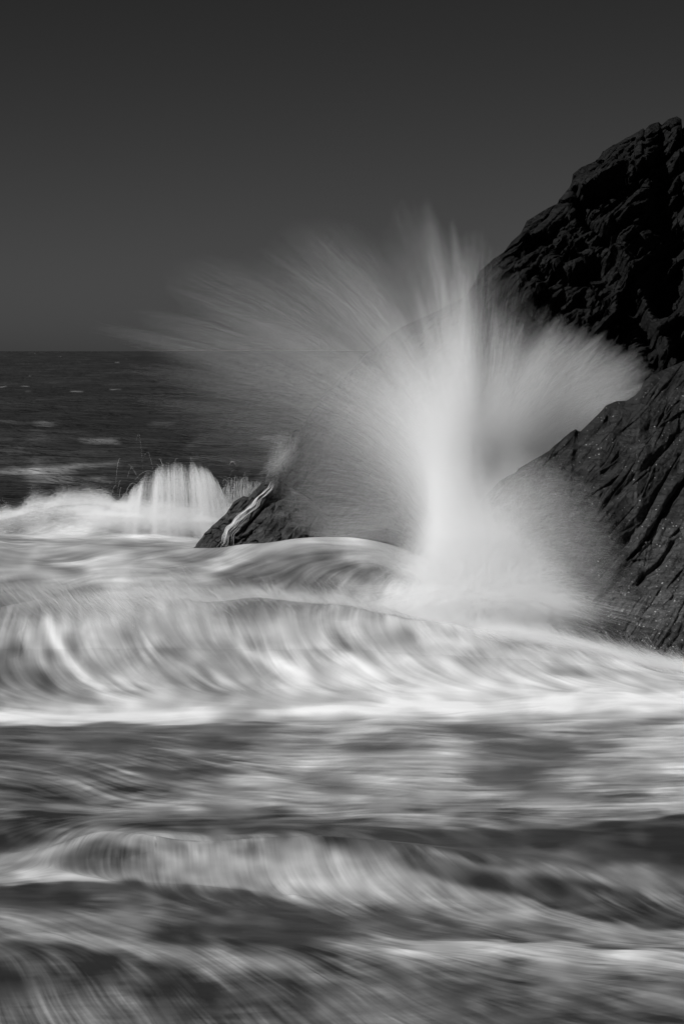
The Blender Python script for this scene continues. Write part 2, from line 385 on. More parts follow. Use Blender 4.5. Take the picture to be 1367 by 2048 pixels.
def lic(a_list, n, step, which=0):
    """smear fields along the run of the water, with an eased window"""
    gdy, gdx = fields[which]
    acc = [a.copy() for a in a_list]; wsum = 1.0
    for sg in (1, -1):
        y, x = II.copy(), JJ.copy(); vy, vx = gdy * sg, gdx * sg
        for k in range(1, n + 1):
            y += vy * step * STEP; x += vx * step * STEP
            yy = np.clip(y, 0, nrows - 1).astype(np.int32); xx = np.clip(x, 0, NC - 1).astype(np.int32)
            ny, nx = gdy[yy, xx], gdx[yy, xx]; s = np.where(ny * vy + nx * vx < 0, -1.0, 1.0)
            vy, vx = ny * s, nx * s
            ww = 0.5 + 0.5 * math.cos(math.pi * k / (n + 1))
            for q, a in enumerate(a_list): acc[q] += ww * sample(a, y, x)
            wsum += ww
    return [a / wsum for a in acc]
def wn(sy, sx): return norm01(blur(rng.normal(size=(nrows, NC)), sy, sx))
# features: (points, width, grey), painted into the foam before it is drawn out
guide = bil(gt, np.array(GX, float), gy.astype(float), px + fbm(px / 90, py / 26, octv=3, seed=31) * 40, py + fbm(px / 110, py / 30, octv=3, seed=41) * 9)
S = [
 ([(95,1235),(105,1270),(130,1310),(170,1352),(215,1388),(270,1404)], 9, 225), ([(45,1245),(60,1290),(85,1330),(110,1352)], 12, 160), ([(130,1210),(133,1260)], 7, 190),
 ([(0,1430),(150,1432),(400,1440)], 9, 228), ([(520,1425),(800,1412),(1100,1402),(1367,1398)], 8, 240), ([(0,1200),(140,1196)], 12, 90), ([(30,1290),(45,1330),(100,1365)], 14, 85),
 ([(470,1165),(540,1130),(590,1100)], 22, 105), ([(510,1195),(560,1160),(640,1125)], 18, 95), ([(400,1150),(470,1110),(560,1082),(640,1072),(720,1074)], 10, 175),
 ([(560,1330),(600,1350),(612,1358)], 9, 235), ([(55,1135),(62,1118),(75,1108)], 7, 185), ([(185,1140),(215,1130),(240,1118)], 11, 205), ([(300,1120),(400,1135)], 5, 175), ([(250,1265),(300,1330),(370,1385)], 12, 130), ([(330,1290),(380,1345),(440,1390)], 12, 125),
 ([(640,1250),(690,1290),(740,1320)], 10, 120), ([(480,1290),(560,1345),(660,1385)], 9, 205), ([(700,1320),(780,1365),(900,1395)], 10, 225), ([(900,1330),(960,1368),(1040,1385)], 8, 225),
 ([(0,1722),(100,1695),(195,1662),(290,1672),(420,1684)], 8, 175), ([(150,1700),(240,1712),(235,1745)], 22, 75), ([(40,1758),(120,1748),(180,1756)], 9, 195),
 ([(300,1785),(312,1800),(310,1825)], 8, 175), ([(0,1790),(220,1790)], 12, 72), ([(340,1790),(480,1800),(600,1840)], 18, 70), ([(840,1835),(910,1850)], 12, 72),
 ([(860,1700),(980,1740),(1080,1738)], 5, 150), ([(1080,1738),(1230,1760),(1367,1800)], 8, 150), ([(1000,1760),(1130,1785),(1250,1830)], 22, 75),
 ([(700,1490),(830,1470),(940,1488)], 10, 105), ([(980,1480),(1100,1492),(1170,1495)], 12, 85), ([(750,1455),(840,1462)], 8, 115), ([(1080,1445),(1200,1450),(1367,1440)], 5, 120),
 ([(560,1520),(640,1520)], 9, 190), ([(700,1880),(900,1890),(1150,1900),(1367,1905)], 13, 180), ([(0,1850),(130,1850)], 16, 145), ([(120,1870),(300,1900),(480,1925)], 9, 150),
 ([(0,945),(100,940),(240,925)], 4, 100), ([(60,948),(130,955),(210,962)], 5, 95), ([(60,965),(230,962)], 3, 80), ([(210,816),(250,817),(285,814)], 3, 130), ([(160,881),(190,882),(235,884)], 4, 130),
 ([(0,797),(115,794)], 2, 85), ([(20,838),(90,842)], 3, 80), ([(185,731),(215,730)], 1.5, 120), ([(118,820),(210,819)], 3, 85), ([(330,765),(300,766)], 1.5, 80), ([(0,842),(50,846)], 3, 75),
 ([(420,848),(520,850)], 2, 80), ([(255,768),(275,766)], 2, 100), ([(520,877),(600,870)], 2, 80), ([(100,790),(118,793)], 2, 120)]
for pts, wd, gr in S:
    d2 = np.full(px.shape, 1e9, np.float32)
    for (x0, y0), (x1, y1) in zip(pts[:-1], pts[1:]):
        dx, dy = x1 - x0, y1 - y0; tt = np.clip(((px - x0) * dx + (py - y0) * dy) / (dx * dx + dy * dy), 0, 1)
        d2 = np.minimum(d2, (px - x0 - tt * dx)**2 + (py - y0 - tt * dy)**2)
    k = np.exp(-d2 / (2 * wd * wd)) * 0.9
    guide = guide * (1 - k) + gr * k
EDGE_W = fbm(px / 90, py / 30, octv=4, seed=90) * 9
def soft_edge(pts, val, soft, hard=2.0, strength=.9, side=1):
    """a foam or clear-water patch with one crisp border (the line) that fades out on its other side (side=1: below the line)"""
    global guide
    yl = np.interp(px, [p[0] for p in pts], [p[1] for p in pts]); sd = (py + EDGE_W - yl) * side
    k = np.where(sd > 0, np.exp(-(sd / soft)**2 * .9), np.exp(-(sd / hard)**2))
    k = k * sstep(pts[0][0] - 40, pts[0][0] + 40, px) * (1 - sstep(pts[-1][0] - 40, pts[-1][0] + 40, px)) * strength
    guide = guide * (1 - k) + val * k
soft_edge([(-60, 1728), (0, 1722), (100, 1695), (195, 1660), (300, 1672), (420, 1684), (520, 1674), (640, 1664), (760, 1676)], 140, 34, 3, .6)
soft_edge([(-60, 1775), (120, 1766), (260, 1763), (330, 1770), (480, 1782), (560, 1800), (700, 1835)], 66, 36, 3)
soft_edge([(-60, 1772), (120, 1762), (260, 1760), (330, 1768), (480, 1780), (560, 1798), (640, 1815)], 160, 14, 3, .85, -1)
soft_edge([(300, 1868), (400, 1850), (550, 1852), (683, 1866), (760, 1880)], 62, 34, 4)
soft_edge([(-60, 1842), (60, 1838), (160, 1832), (300, 1826)], 128, 26, 3, .8)
soft_edge([(-60, 1884), (60, 1882), (150, 1895), (250, 1920), (380, 1942)], 58, 38, 4)
soft_edge([(640, 1874), (800, 1880), (1000, 1879), (1100, 1886), (1420, 1908)], 168, 26, 3, .85)
soft_edge([(700, 1874), (850, 1878), (1000, 1876), (1100, 1882), (1420, 1903)], 85, 18, 3, .8, -1)
soft_edge([(820, 1740), (940, 1775), (1040, 1792), (1110, 1815), (1190, 1842), (1290, 1855), (1420, 1858)], 66, 44, 3, .9, -1)
soft_edge([(860, 1778), (940, 1780), (1040, 1796), (1110, 1819), (1190, 1846), (1290, 1859), (1420, 1862)], 145, 34, 4, .7)
soft_edge([(860, 1694), (950, 1728), (1020, 1741), (1100, 1732), (1230, 1757), (1300, 1782), (1420, 1826)], 140, 13, 2, .8)
soft_edge([(620, 1652), (900, 1660), (1050, 1661), (1180, 1650), (1420, 1630)], 60, 40, 3, .85)
soft_edge([(700, 1650), (900, 1656), (1050, 1656), (1180, 1646), (1420, 1624)], 140, 26, 3, .6, -1)
soft_edge([(-60, 1450), (200, 1450), (420, 1449), (560, 1446)], 82, 40, 2, .8)
soft_edge([(-60, 1447), (200, 1448), (420, 1446)], 222, 20, 2, .6, -1)
soft_edge([(-60, 1500), (60, 1500), (180, 1512), (330, 1508)], 110, 10, 3, .6, -1)
soft_edge([(250, 1530), (420, 1520), (560, 1514), (660, 1518)], 150, 10, 3, .6, -1)
soft_edge([(60, 1560), (200, 1590), (330, 1605), (480, 1600)], 118, 14, 3, .5, -1)
soft_edge([(720, 1478), (800, 1462), (850, 1462), (890, 1466), (960, 1488)], 95, 20, 3)
soft_edge([(960, 1497), (1060, 1499), (1150, 1496), (1240, 1497)], 74, 26, 3, .9, -1)
soft_edge([(-60, 1197), (60, 1195), (150, 1196)], 84, 28, 2, .9)
soft_edge([(130, 1700), (200, 1682), (262, 1700)], 78, 46, 4, .75)
fine, fine2, mid, wide, wide2 = wn(.7, .7), wn(1.2, 1.2), wn(2.2, 2.6), wn(6, 8), wn(10, 16)
gmod = guide + 8 * wide + 6 * wide2
f1, f1b = lic([fine, fine2], 26, .7)
f2_, = lic([mid], 22, 1.0)
g1, = lic([gmod], 9, .7)
f4, f3 = lic([mid, wide], 22, 1.1, 1)
f1 = norm01(f1) * .6 + norm01(f1b) * .6; f2_ = norm01(f2_) * .65 + norm01(f4) * .65
f3_w = norm01(f3)
f1, f2_, f3 = norm01(f1), norm01(f2_), norm01(f3)
cont = np.interp(g1, [45, 60, 90, 140, 190, 235], [3, 8.5, 10.5, 12, 11, 7])
cont = cont * np.clip(1 + .9 * fbm(px / 110, py / 55, octv=3, seed=71), .22, 1.8)
flat_ = sstep(1420, 1450, py) * (1 - sstep(1640, 1680, py)) + .55 * sstep(1780, 1820, py)
cloud = (1 - flat_) * fbm(px / 55 + f3_w * .3, py / 34, octv=4, seed=81) + flat_ * (1.9 * fbm(px / 190 + py / 160, py / 17 + .6 * perlin(px / 130, py / 60, seed=84), octv=5, seed=82, gain=.62))
midz = sstep(1435, 1465, py) * (1 - sstep(1625, 1650, py))
roll = sstep(1668, 1685, py) * (1 - sstep(1775, 1800, py))
facez = sstep(1180, 1220, py) * (1 - sstep(1400, 1430, py))
cont = cont * (1 - .18 * facez) * (1 + .35 * midz) * (1 - .35 * roll)
g1 = g1 + 8 * midz
grey = g1 + cont * ((0.36 + .3 * flat_) * f1 + 0.50 * f2_ + 0.48 * f3 + 1.1 * cloud) * np.where(vis, 1, .6)
grey = np.clip(grey, 42, 245) / 255
lin = ((grey + 0.055) / 1.055)**2.4
foam = np.zeros((NR, NC)); foam[:nrows] = np.clip((lin - 0.035) / 0.80, 0, 1)
# small white horses far out
far = sstep(80, 130, Dg)
wc = fbm(X / 9, Dg / 9.0, octv=4, seed=51); wc2 = perlin(X / 120, Dg / 120, seed=55)
foam = np.maximum(foam, far * np.clip((wc - 0.86 + wc2 * .25) * 1.2, 0, .22) * (Dg < 6000))
# the drawn-out foam has a little body of its own
rel = np.zeros((NR, NC)); rel[:nrows] = (0.006 * f2_ + 0.02 * f3) * np.where(((seg[:nrows] >= SEG_A0) & (seg[:nrows] < SEG_A1))[:, None], .3, 1.0) * np.clip(foam[:nrows] * 3, 0.25, 1) * .45
Pg[..., 2] += rel
foam = foam + (far + .0) * np.clip(fbm(X / 22, Dg / 4.0, octv=4, seed=58) * .032 + .004, 0, .045)
foam_chop = np.clip(sstep(40, 100, Dg), 0.03, 1)

def sea_piece(name, r0, r1):
    return grid_mesh(name, Pg[r0:r1 + 1], M_WATER, {'foam': foam[r0:r1 + 1], 'chop': foam_chop[r0:r1 + 1]})
def seg_row(k): return int(np.argmax(seg >= k))
a0, a1, b0, b1, c1 = seg_row(SEG_A0), seg_row(SEG_A1), seg_row(SEG_B0), seg_row(SEG_B1), seg_row(SEG_C1)
def sea_joined(name, ranges):
    me_objs = []
    P_, F_, fo, ch, off = [], [], [], [], 0
    for r0, r1 in ranges:
        p = Pg[r0:r1 + 1]; r, c = p.shape[:2]; i = np.arange(r * c).reshape(r, c) + off
        F_.append(np.stack([i[:-1, :-1], i[:-1, 1:], i[1:, 1:], i[1:, :-1]], -1).reshape(-1, 4))
        P_.append(p.reshape(-1, 3)); fo.append(foam[r0:r1 + 1].ravel()); ch.append(foam_chop[r0:r1 + 1].ravel()); off += r * c
    V = np.concatenate(P_); Fa = np.concatenate(F_)
    me = bpy.data.meshes.new(name); me.vertices.add(len(V)); me.vertices.foreach_set('co', V.astype(np.float32).ravel())
    me.loops.add(Fa.size); me.loops.foreach_set('vertex_index', Fa.ravel().astype(np.int32))
    me.polygons.add(len(Fa)); me.polygons.foreach_set('loop_start', np.arange(0, Fa.size, 4, dtype=np.int32)); me.polygons.foreach_set('use_smooth', np.ones(len(Fa), bool))
    me.update(calc_edges=True)
    for k, v in (('foam', fo), ('chop', ch)):
        q = me.attributes.new(k, 'FLOAT', 'POINT'); q.data.foreach_set('value', np.concatenate(v).astype(np.float32))
    me.materials.append(M_WATER); o = bpy.data.objects.new(name, me); C.objects.link(o); return o
sea = sea_joined('sea', [(0, a0), (a1, b0), (c1, NR - 1)])
tag(sea, 'dark open sea with silky white foam streaks and distant whitecaps', 'sea', kind='structure')
tag(sea_piece('foreground_wave', a0, a1), 'low grey wave with veils of falling foam nearest the viewer', 'wave', kind='thing')
tag(sea_piece('breaking_wave', b0, b1), 'large breaking wave with curved white foam streaks sweeping across the full width before the rocks', 'wave', kind='thing')
tag(sea_piece('surf_crest', b1, c1), 'farther bright crest of churning surf to the left of the small dark rock', 'wave', kind='thing')

# ------------------------------------------------------------------ rocks
def rock_sheet(name, ridge, depth, foot_row, foot_depth, x0, x1, nc, nb, mat, bulge=0.5, disp=1.0, seed=0, lay=(0.35, 1.0, 1.3), cracks=(), crust=None, back=8.0, gul=(), yk=.2, saw=.38, fb=.24, cells=1.0):
    """a rock mass: its front falls from the ridge line to the waterline, its back falls away behind"""
    cx = np.linspace(x0, x1, nc)
    rr = np.interp(cx, [p[0] for p in ridge], [p[1] for p in ridge])
    rdp = np.interp(cx, [p[0] for p in depth], [p[1] for p in depth])
    fr = np.interp(cx, [p[0] for p in foot_row], [p[1] for p in foot_row]); fd = np.interp(cx, [p[0] for p in foot_depth], [p[1] for p in foot_depth])
    top = at(cx, rr, rdp); foot = at(cx, fr, fd); foot[:, 2] = np.minimum(foot[:, 2], top[:, 2] - .05)
    b = np.linspace(0, 1, nb)[:, None, None]
    n0 = np.array([-0.35, -0.75, 0.55]); n0 /= np.linalg.norm(n0)
    front = top[None] * (1 - b) + foot[None] * b + n0 * bulge * np.sin(np.pi * np.clip(b, 0, 1))**.8
    under = front[-1:] + np.array([0, -.6, -3.0])
    bk = np.linspace(1, 0, 26)[:-1, None, None]
    bottom = top.copy(); bottom[:, 1] += back; bottom[:, 0] += 1.0; bottom[:, 2] = -2
    rear = top[None] * (1 - bk) + bottom[None] * bk + np.array([0, 0, 1.0]) * np.sin(np.pi * bk) * 0.8
    P = np.concatenate([rear, front, under], 0)
    bb = np.concatenate([-bk[:, 0, 0], b[:, 0, 0], [1.1]])
    # bedding planes run up to the right; work in a frame turned into them
    a = R(42); x, y, z = P[..., 0], P[..., 1], P[..., 2]
    u = x * math.cos(a) + z * math.sin(a); v = -x * math.sin(a) + z * math.cos(a)
    wu = fbm(x / 3, .2, z / 3, 3, seed=seed + 1); wv = fbm(x / 3, .7, z / 3, 4, seed=seed + 2)
    y = y * 0 + .37
    u = u + wu * .5; v = v + wv * .14
    h = 0
    for s, am in ((2.6, .62), (1.15, .34), (.5, .16), (.23, .075)):
        q1, q2, cid, tilt = worley(u / s * lay[0] + 40, y / s * yk + 40, v / s * lay[2] + 40, seed=int(seed * 7 + s * 13))
        h = h + cells * am * ((cid - .5) * .9 + tilt * 1.4 - np.exp(-((q2 - q1) / .07)**2) * .35)
    for per, am in ((1.55, 1.0), (.62, .45), (.27, .2)):
        ph = v / per + .5 * fbm(u / (per * 3), y * yk / per, v / per, 3, seed=seed + 11) * .35
        fr_ = ph - np.floor(ph); idx = np.floor(ph)
        am_ = am * (.35 + .65 * (perlin(u / (per * 2.4) + idx * 3.7, idx * 1.3 + .5, seed=seed) > -.1))
        h = h + saw * am_ * (np.where(fr_ > .14, (1 - fr_) / .86, fr_ / .14) - .5)
    h = h + fb * fbm(u / 2.2, y * yk * 2, v / 1.0, 5, seed=seed + 5, gain=.55)
    h = h + .10 * (1 - np.abs(fbm(u * 1.1, y * yk * 2, v * 3.2, 4, seed=seed + 8)) * 2)
    PXr, PYr = project(P)
    for pts, wd, dp in gul:
        d2 = np.full(PXr.shape, 1e9)
        for (ax0, ay0), (ax1, ay1) in zip(pts[:-1], pts[1:]):
            dx, dy = ax1 - ax0, ay1 - ay0; tt = np.clip(((PXr - ax0) * dx + (PYr - ay0) * dy) / (dx * dx + dy * dy), 0, 1)
            d2 = np.minimum(d2, (PXr - ax0 - tt * dx)**2 + (PYr - ay0 - tt * dy)**2)
        g = np.exp(-d2 / (2 * wd * wd)) * np.where(bb[:, None] > 0, 1, 0)
        h = h - dp * g
    edge = np.clip(np.abs(bb) * 9 + .20, 0, 1)[:, None]
    nd = np.array([-0.12, -0.97, 0.18])
    h = h - h[25:26].mean()
    P = P + nd * (h * disp * edge)[..., None]
    attrs = None
    if crust is not None: attrs = {'crust': crust(*project(P))}
    return grid_mesh(name, P, mat, attrs)

RID = [(330,1150),(390,1098),(415,1068),(450,1030),(480,1000),(530,962),(560,930),(585,902),(598,868),(620,832),(655,785),(700,742),(755,692),(790,664),(820,645),(870,622),(900,607),(932,592),(938,577),(950,560),(957,541),(985,517),(1010,500),(1022,484),(1040,468),(1052,441),(1085,420),(1113,404),(1118,396),(1138,374),(1144,358),(1143,348),(1160,334),(1196,318),(1204,304),(1226,292),(1262,273),(1285,258),(1288,262),(1298,250),(1316,245),(1322,252),(1334,240),(1352,234),(1362,240),(1358,262),(1372,250),(1420,215),(1500,150),(1700,20)]
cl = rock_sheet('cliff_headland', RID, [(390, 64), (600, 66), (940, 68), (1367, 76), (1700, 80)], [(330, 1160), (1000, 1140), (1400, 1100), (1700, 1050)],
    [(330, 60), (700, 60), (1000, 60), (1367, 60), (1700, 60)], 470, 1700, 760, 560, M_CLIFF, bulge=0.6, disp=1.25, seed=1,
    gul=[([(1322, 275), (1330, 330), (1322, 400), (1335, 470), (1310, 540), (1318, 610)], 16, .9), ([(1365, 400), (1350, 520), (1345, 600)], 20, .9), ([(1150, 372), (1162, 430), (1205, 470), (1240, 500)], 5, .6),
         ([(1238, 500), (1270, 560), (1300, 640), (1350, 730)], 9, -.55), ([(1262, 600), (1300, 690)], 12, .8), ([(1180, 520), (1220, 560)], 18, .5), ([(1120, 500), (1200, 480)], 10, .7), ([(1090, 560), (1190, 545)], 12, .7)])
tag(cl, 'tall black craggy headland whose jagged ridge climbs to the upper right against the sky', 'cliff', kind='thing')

SR = [(900,1120),(940,1030),(975,985),(1002,960),(1032,943),(1036,937),(1060,922),(1098,901),(1105,893),(1120,880),(1136,866),(1150,858),(1155,862),(1160,862),(1180,843),(1203,820),(1210,811),(1232,802),(1250,802),(1268,792),(1280,778),(1285,765),(1300,752),(1330,738),(1367,722),(1500,640),(1700,520)]
def slab_crust(px_, py_):
    k = fbm(px_ / 60, py_ / 30, octv=3, seed=61)
    low = sstep(1150, 1215, py_ + (px_ - 1250) * .12 + k * 40) * (1 - sstep(1225, 1262, py_ + (px_ - 1300) * -.25 + k * 20) * .45)
    up = .45 * sstep(1015, 1060, py_ + k * 30) * sstep(1230, 1290, px_ + k * 30)
    return np.clip(np.maximum(low * sstep(1150, 1260, px_ + 40), up), 0, 1)
slab = rock_sheet('rock_slab', SR, [(900, 47.5), (1100, 49), (1280, 52), (1367, 54), (1700, 58)], [(900, 1300), (1200, 1330), (1367, 1350), (1700, 1380)],
    [(900, 44.6), (1367, 44.8), (1700, 45)], 905, 1700, 620, 560, M_SLAB, bulge=0.5, disp=.40, yk=.12, saw=.24, fb=.35, cells=.7, seed=4, lay=(.22, 1, 1.6), crust=slab_crust, back=5.0,
    gul=[([(1345, 1085), (1320, 1125), (1290, 1150), (1275, 1165)], 4, .55), ([(1367, 862), (1290, 935), (1215, 1010)], 6, .3), ([(1367, 925), (1320, 980), (1290, 1040), (1240, 1090)], 7, .3), ([(1300, 850), (1260, 905), (1200, 955)], 7, .28), ([(1225, 830), (1180, 880), (1130, 940)], 6, .25),
         ([(1297, 862), (1302, 900)], 7, .25), ([(1310, 1215), (1340, 1240), (1360, 1270)], 30, .25)])
tag(slab, 'sloping wet rock slab with pale barnacles at the right edge of the surf', 'rock', kind='thing')

TR = [(360,1120),(392,1092),(412,1068),(430,1048),(452,1028),(468,1003),(480,996),(486,992),(496,994),(520,970),(536,958),(548,958),(560,965),(585,978),(620,1000),(660,1040),(720,1100)]
toe = rock_sheet('tidal_rock', TR, [(360, 57), (720, 58.5)], [(360, 1150), (720, 1150)], [(360, 55.5), (720, 55)], 368, 715, 360, 220, M_TOE, bulge=.25, disp=.42, seed=9, lay=(1.2, 1, 2.4), yk=1.0, saw=.25, back=4)
tag(toe, 'small pointed dark rock with a white stream of water running down it', 'rock', kind='thing')
# water running off it
n = 170; t = np.linspace(0, 1, 12)
cxs = np.interp(t, [0, .35, .7, 1], [548, 505, 462, 438]); cys = np.interp(t, [0, .35, .7, 1], [962, 1008, 1050, 1097])
sp = rng.normal(size=(n, 1)) * 1.0; t0 = rng.random((n, 1)) * .75; tl = .1 + rng.random((n, 1)) * .3
tt = t0 + tl * t[None]; off = sp * (.8 + 4.2 * tt) + perlin(tt * 9, 2.0 + sp * .2, seed=5) * 7 + (rng.random((n, 1)) < .18) * (6 + 8 * tt)
Pp = at(np.interp(tt, t, cxs) + off * .8, np.interp(tt, t, cys) + off * .45, 54.9 + rng.random((n, 1)) * .35 + (1 - tt) * 1.1)
strands('water_runoff', Pp, np.full((n, 12), .0014) * np.sin(np.pi * np.linspace(.05, .95, 12))[None], M_SPRAY, toe)

# ------------------------------------------------------------------ spray: a burst of thrown water, every thread a real strand on its own arc
SF = 0.14                                  # fineness of the spray threads
MANY = 2.6                                # how finely the thrown water is divided
def burst(name, N_, org, ctl, ends, d_org, d_end, t_pow=1.0, tr=(0.0, 1.0), seglen=(.12, .35), rad=.0045, bundle=1.0, spread=(25, 25), dspread=(.5, 1.5), K=6, parent=None, seed=0, fade=1.0, ejit=.25):
    N_ = int(N_ * MANY); rad = rad / MANY
    g = np.random.default_rng(seed + 100)
    ex = np.array([e[0] for e in ends], float); ey = np.array([e[1] for e in ends], float)
    ww = np.array([e[2] if len(e) > 2 else 1.0 for e in ends], float)
    ss = np.linspace(0, 1, 4000); dens = np.interp(ss, np.linspace(0, 1, len(ends)), ww)
    mod = 1.0
    for fr_, am in ((7, .7), (18, .42), (48, .2)):
        mod = mod * np.exp(am * bundle * perlin(ss * fr_, 0.3 * seed, 0.7 * seed, seed=seed))
    cdf = np.cumsum(dens * mod); cdf /= cdf[-1]
    s = np.interp(g.random(N_), cdf, ss); k = np.linspace(0, 1, len(ends))
    reach = .92 + .35 * perlin(s * 30, 1.5, seed=seed + 2) * bundle * .5 - np.abs(g.normal(size=N_)) * ejit
    e_x = np.interp(s, k, ex); e_y = np.interp(s, k, ey)
    ox = org[0] + g.normal(size=N_) * spread[0]; oy = org[1] + g.normal(size=N_) * spread[1]
    if ctl is None: cxa, cya = np.interp(s, k, [q[3] for q in ends]), np.interp(s, k, [q[4] for q in ends])
    else: cxa, cya = ctl
    c_x = cxa + g.normal(size=N_) * spread[0] * .6; c_y = cya + g.normal(size=N_) * spread[1] * .6
    e_x = c_x + (e_x - c_x) * reach; e_y = c_y + (e_y - c_y) * reach
    do = d_org + g.normal(size=N_) * dspread[0]; de = np.interp(s, k, np.linspace(d_end[0], d_end[1], len(ends))) + g.normal(size=N_) * dspread[1]
    P0, P1, P2 = at(ox, oy, do), at(c_x, c_y, (do + de) / 2), at(e_x, e_y, de)
    sl_ = g.uniform(*seglen, N_); t0 = tr[0] + (tr[1] - tr[0]) * g.random(N_)**t_pow
    t0 = np.minimum(t0, 1 - sl_ * .5)
    tt = np.clip(t0[:, None] + sl_[:, None] * np.linspace(0, 1, K)[None], 0, 1.06)[..., None]
    P = P0[:, None] * (1 - tt)**2 + 2 * P1[:, None] * tt * (1 - tt) + P2[:, None] * tt**2
    P[..., 2] += 0.0
    r = SF * rad * g.lognormal(0, .35, N_)[:, None] * np.sin(np.pi * np.linspace(.04, .96, K))[None] * (1 - fade * .8 * np.clip(tt[..., 0], 0, 1))
    return strands(name, P, r, M_SPRAY, parent)

e = bpy.data.objects.new('wave_splash', None); C.objects.link(e); e.location = at(935, 1220, 47)[()]
tag(e, 'huge fan shaped burst of white spray exploding upward where the breaking wave meets the rocks', 'sea spray', kind='thing')
e.location = (0, 0, 0)
O = (935, 1130); D0 = 47.5
burst('spray_fan', 84000, O, None, [(640, 1060, .3, 880, 1050), (540, 1000, .3, 860, 990), (430, 930, .4, 850, 940), (340, 860, .5, 850, 890), (290, 780, .8, 860, 850), (270, 700, 1, 870, 820),
  (290, 640, 1, 885, 800), (370, 575, 1, 895, 790), (500, 495, .9, 905, 780), (610, 462, 1, 912, 780), (730, 440, 1, 918, 780), (830, 425, 1.1, 925, 790), (900, 450, 1, 932, 800), (950, 465, .9, 940, 810),
  (1010, 530, .7, 955, 830), (1070, 585, .8, 965, 840), (1110, 640, .8, 975, 860), (1160, 680, .6, 990, 880)], D0, (46, 53), t_pow=1.7, tr=(.05, .98), seglen=(.16, .45), rad=.00135, parent=e, seed=1, spread=(46, 75), ejit=.28, fade=.95, bundle=1.15)
burst('spray_wing', 50000, (960, 1040), None, [(1100, 630, .7, 1000, 850), (1150, 655, .8, 1010, 850), (1210, 675, 1, 1030, 850), (1275, 715, 1.2, 1040, 850), (1300, 755, 1.3, 1050, 860), (1285, 790, 1.2, 1050, 870), (1230, 830, 1.2, 1050, 890), (1180, 870, 1, 1040, 910), (1120, 920, 1, 1030, 930), (1060, 960, .8, 1010, 950)],
  50.5, (57, 55), t_pow=.75, tr=(.1, .95), parent=e, seed=3, bundle=.55, rad=.0016, dspread=(.4, .5), spread=(62, 85), ejit=.16, fade=.6)
burst('spray_veil', 56000, (935, 1110), None, [(1040, 900, .5, 990, 960), (1110, 920, .8, 1010, 980), (1180, 970, 1, 1020, 1010), (1230, 1040, 1, 1030, 1050), (1260, 1110, 1, 1030, 1090), (1270, 1180, 1, 1030, 1130), (1250, 1240, 1, 1030, 1180), (1180, 1275, .8, 1020, 1220)],
  45.6, (45.6, 44.4), t_pow=1.25, tr=(0, .95), seglen=(.12, .35), rad=.0014, parent=e, seed=5, bundle=.25, spread=(70, 95), dspread=(.4, .35), ejit=.36)
burst('spray_veil', 17000, (900, 1040), None, [(740, 690, .5, 850, 860), (670, 740, .8, 840, 870), (610, 800, .9, 830, 890), (570, 880, 1, 820, 930), (540, 960, 1, 820, 970), (540, 1020, 1, 820, 1010), (590, 1065, 1.4, 830, 1050), (680, 1080, 1.6, 840, 1070)],
  50, (51, 51), t_pow=.7, tr=(.2, .95), seglen=(.08, .25), rad=.0013, parent=e, seed=8, bundle=.2, spread=(50, 70), dspread=(.8, .8), ejit=.22, fade=.7)
burst('spray_fan', 14000, (960, 1050), None, [(985, 600, .8, 975, 850), (1040, 640, 1, 985, 860), (1100, 700, 1, 995, 870), (1130, 770, 1, 1000, 890), (1110, 860, .8, 1000, 910)], 49.5, (53, 54.5), t_pow=.8, tr=(.1, .95), seglen=(.16, .4), rad=.0019, parent=e, seed=9, bundle=.4, spread=(34, 60), ejit=.25, fade=.8)
burst('spray_column', 40000, (930, 1215), (918, 930), [(690, 740, .6), (750, 665, 1), (810, 610, 1.2), (860, 570, 1.2), (905, 555, 1.1), (945, 580, 1), (985, 660, .8), (1030, 750, .6)], 45.3, (46.5, 48.5), t_pow=1.5, tr=(0, .95), seglen=(.15, .4), rad=.0021, parent=e, seed=6, bundle=.9, spread=(50, 70), dspread=(.4, .5), fade=1.0)
burst('spray_base', 64000, (955, 1240), (955, 1180), [(730, 1130, .7), (780, 1060, 1), (870, 1000, 1), (960, 990, 1), (1050, 1040, 1), (1130, 1110, 1.2), (1190, 1190, 1.2), (1200, 1250, .9)], 44.6, (45, 44.6), t_pow=1.2, tr=(0, .9), seglen=(.1, .3), rad=.005, parent=e, seed=7, bundle=.15, spread=(110, 26), dspread=(.3, .3), fade=.7, ejit=.35)

